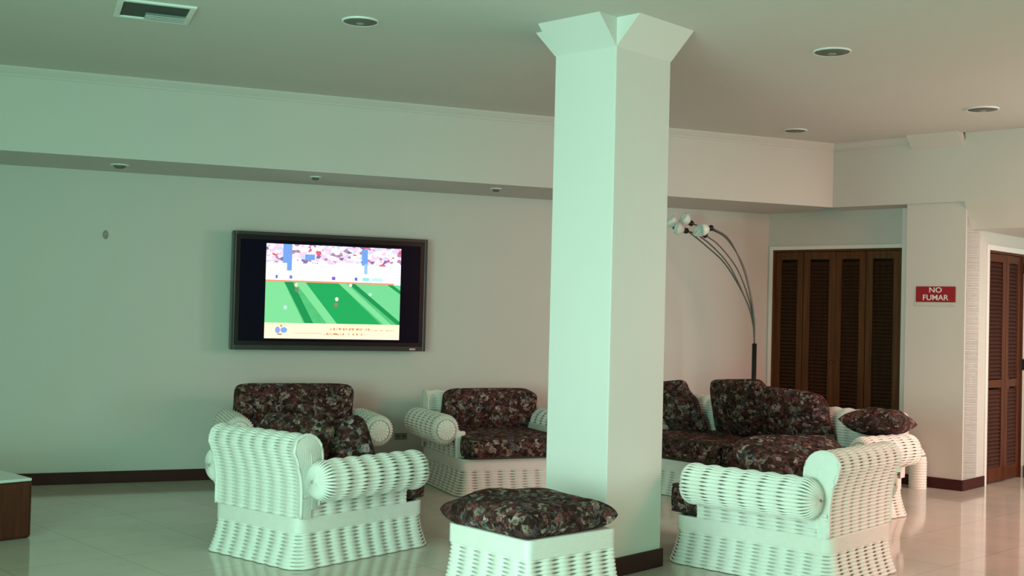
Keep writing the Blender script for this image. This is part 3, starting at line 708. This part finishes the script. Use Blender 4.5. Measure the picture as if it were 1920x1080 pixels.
# ------------------------------------------------------------------ sign
def text_mesh(txt, size, m, name, sx=1.0):
    cu = bpy.data.curves.new(name, 'FONT'); cu.body = txt; cu.size = size; cu.align_x = 'CENTER'; cu.align_y = 'CENTER'; cu.extrude = 0.001; cu.offset = 0.0005
    t_ = bpy.data.objects.new(name, cu); C.objects.link(t_)
    dg = bpy.context.evaluated_depsgraph_get(); me_ = bpy.data.meshes.new_from_object(t_.evaluated_get(dg))
    bpy.data.objects.remove(t_); me_.materials.clear(); me_.materials.append(m); me_.name = name
    o = bpy.data.objects.new(name, me_); C.objects.link(o); return o
sg = empty('wall_sign', Vector((3.562, 9.909, 1.634))+dR*0.042)
fs = (Vector((0, 0, 0)), -dL, -dR, UP)
MB().box(-0.172, 0.172, 0, 0.007, -0.066, 0.066, fs).build('sign_board', M['red'], sg, bevel=0.002)
MB().box(-0.185, 0.172, 0, 0.004, -0.098, -0.068, fs).build('sign_lower_strip', M['strip'], sg)
Rt = Matrix(((-dL.x, 0, -dR.x, 0), (-dL.y, 0, -dR.y, 0), (0, 1, 0, 0), (0, 0, 0, 1)))
for txt, z, s_, wx in (('NO', 0.034, 0.062, 1.15), ('FUMAR', -0.030, 0.066, 1.05)):
    t_ = text_mesh(txt, s_, M['white'], 'sign_lettering'); t_.parent = sg
    t_.matrix_local = Matrix.Translation(-dR*0.009+UP*z) @ Rt @ Matrix.Diagonal((wx, 1, 1, 1))
tag(sg, 'small red sign with white letters on the column beside the closet', 'sign')

# ------------------------------------------------------------------ ceiling things
def downlight(name, loc, r, label, grp):
    root = empty(name, loc)
    MB().lathe([(r*1.0, -0.002), (r*1.04, -0.010), (r*1.10, -0.008), (r*1.12, 0.0)], 36).build('trim_ring', M['ring'], root)
    MB().lathe([(r*1.0, -0.004), (r*0.97, -0.008), (r*0.6, -0.014), (0.001, -0.016)], 32).build('recess', M['dome'], root)
    MB().lathe([(r*0.26, -0.014), (r*0.24, -0.018), (r*0.15, -0.022), (0.001, -0.024)], 24).build('bulb', M['bulb'], root)
    tag(root, label, 'ceiling light', grp); return root
gd = 'round unlit ceiling lights'
downlight('ceiling_light', (-0.87, 6.432, CEIL), 0.092, 'round unlit ceiling light above the television side, left of the pillar', gd)
downlight('ceiling_light', (1.852, 6.887, CEIL), 0.100, 'round unlit ceiling light nearest to the pillar on its right', gd)
downlight('ceiling_light', (3.438, 8.628, CEIL), 0.105, 'round unlit ceiling light nearest the right edge of the frame', gd)
downlight('ceiling_light', (2.344, 9.82, CEIL), 0.088, 'small dark round ceiling light above the corner of the beam', gd)
gs = 'small spotlights under the beam'
for (x, y), r, lb in (((-2.903, 8.60), 0.045, 'small spotlight under the beam, nearest the left edge'), ((-1.544, 9.08), 0.030, 'small spotlight under the beam above the television'), ((-0.151, 9.63), 0.032, 'small spotlight under the beam just left of the pillar')):
    root = empty('spotlight', (x, y, BEAM))
    MB().lathe([(r*1.5, 0), (r*1.5, -0.006), (r*1.05, -0.010), (r*0.9, -0.004)], 24).build('trim_ring', M['ring'], root)
    MB().lathe([(r, -0.002), (r*0.95, -0.018), (r*0.6, -0.028), (0.001, -0.03)], 20).build('lamp_eye', M['dome'], root)
    tag(root, lb, 'spotlight', gs)
# air vent
av = empty('ceiling_vent', (-1.97, 6.32, CEIL)); S2 = 0.17
fm = MB(); fv = (Vector((0, 0, 0)), dB, nB, UP)
for x0, x1, y0, y1 in ((-S2-0.03, S2+0.03, -S2-0.03, -S2), (-S2-0.03, S2+0.03, S2, S2+0.03), (-S2-0.03, -S2, -S2, S2), (S2, S2+0.03, -S2, S2)):
    fm.box(x0, x1, y0, y1, -0.012, 0.0, fv)
fm.build('vent_frame', M['ring'], av, bevel=0.003)
MB().box(-S2, S2, -S2, S2, -0.003, 0.0, fv).build('vent_opening', M['ventdark'], av)
sm_ = MB()
for k in range(4):
    y = -0.162+k*0.036
    vs = [Vector((0, 0, 0))+dB*x+nB*yy+UP*z for x in (-S2*0.25, S2) for yy, z in ((y, -0.004), (y+0.004, -0.003), (y+0.034, -0.024), (y+0.030, -0.026))]
    sm_.add(vs, [(0, 1, 2, 3), (4, 7, 6, 5), (0, 4, 5, 1), (1, 5, 6, 2), (2, 6, 7, 3), (3, 7, 4, 0)])
sm_.build('vent_blades', M['ring'], av)
tag(av, 'square air vent in the ceiling at the upper left with missing blades', 'vent')

# wall details
wp = Vector((-3.153, 9.068, 1.917)); hk = empty('wall_hook', wp)
hm = MB().lathe([(0.0, 0.02), (0.012, 0.018), (0.02, 0.006), (0.022, 0.0)], 16, (Vector((0, 0, 0)), dB, UP*1.6, nB)); hm.build('hook_plate', M['hook'], hk)
hm = MB().tube([nB*0.015, nB*0.03+UP*-0.01, nB*0.034+UP*-0.025, nB*0.026+UP*-0.034], 0.003, 6); hm.build('hook', M['silver'], hk)
tag(hk, 'small grey hook on the back wall left of the television', 'hook')
# find the wall depth at the outlet
ot = empty('wall_outlet', Vector((-0.915, 9.995, 0.317)))
MB().box(-0.055, 0.055, 0.0, 0.008, -0.028, 0.028, (Vector((0, 0, 0)), dB, nB, UP)).build('outlet_plate', M['plate'], ot, bevel=0.003)
for x in (-0.026, 0.026): sk_ = MB(); sk_.box(x-0.012, x+0.012, 0.008, 0.010, -0.014, 0.014, (Vector((0, 0, 0)), dB, nB, UP)); sk_.build('socket', M['dome'], ot)
tag(ot, 'small wall outlet low on the back wall between the two far armchairs', 'outlet')

# ------------------------------------------------------------------ arc floor lamp
lp = empty('arc_floor_lamp', (2.19, 10.55, 0))
MB().lathe([(0.0, 0.035), (0.12, 0.032), (0.15, 0.02), (0.155, 0.0)], 36).build('base', M['lampblack'], lp)
MB().tube([(0, 0, 0.03), (0, 0, 1.165)], 0.021, 14).build('pole', M['lampblack'], lp)
def lamp_xyz(px, py, dy=0.0):     # rest position of the arcs, measured in the lamp's own upright plane
    k = 10.55/FPX
    x = (px-1417)*k; z = 1.40-(py-595.5-0.0245*(px-1417))*k
    return Vector((x+dy*0.0, dy, z))
arcs = [([(1417, 648), (1414, 610), (1400, 563), (1363, 500), (1330, 467), (1287, 433), (1266, 428)], 0.02),
        ([(1417, 648), (1413, 600), (1404, 562), (1380, 505), (1345, 462), (1318, 443)], -0.10),
        ([(1417, 648), (1415, 605), (1405, 552), (1388, 500), (1360, 450), (1326, 430)], -0.18),
        ([(1417, 648), (1416, 600), (1407, 545), (1393, 495), (1368, 453), (1345, 434), (1298, 418)], 0.10),
        ([(1417, 648), (1415, 612), (1401, 568), (1369, 503), (1336, 465), (1304, 441), (1284, 434)], -0.06)]
for k, (pp, dep) in enumerate(arcs):
    n_ = len(pp); pts = [lamp_xyz(a, b_, dep*(i/(n_-1))**1.5) for i, (a, b_) in enumerate(pp)]
    Q, s = spline([tuple(p) for p in pts]); am = MB(); am.tube([tuple(q) for q in Q[::5]]+[tuple(Q[-1])], 0.0065, 8); ao = am.build('arm', M['chrome'], lp)
    e_ = Vector(Q[-1]); d_ = (Vector(Q[-1])-Vector(Q[-12])).normalized()
    if k in (0, 3): d_ = (d_+Vector((0.2, -0.3, 0.9 if k == 0 else 0.2))).normalized()
    if k == 2: d_ = Vector((-0.95, -0.2, -0.2)).normalized()
    a_ = d_.cross(Vector((0, 1, 0.1))).normalized(); b2 = a_.cross(d_).normalized()
    MB().lathe([(0.0, -0.012), (0.022, -0.010), (0.026, 0.0), (0.024, 0.03), (0.0, 0.032)], 16, (e_, a_, b2, d_)).build('socket', M['lampblack'], ao)
    MB().lathe([(0.022, 0.028), (0.045, 0.05), (0.058, 0.08), (0.055, 0.105), (0.050, 0.104), (0.052, 0.08), (0.040, 0.053), (0.0, 0.04)], 20, (e_, a_, b2, d_)).build('lamp_shade', M['shade'], ao)
tag(lp, 'black arc floor lamp with five curved arms and white shades behind the sofa', 'floor lamp')
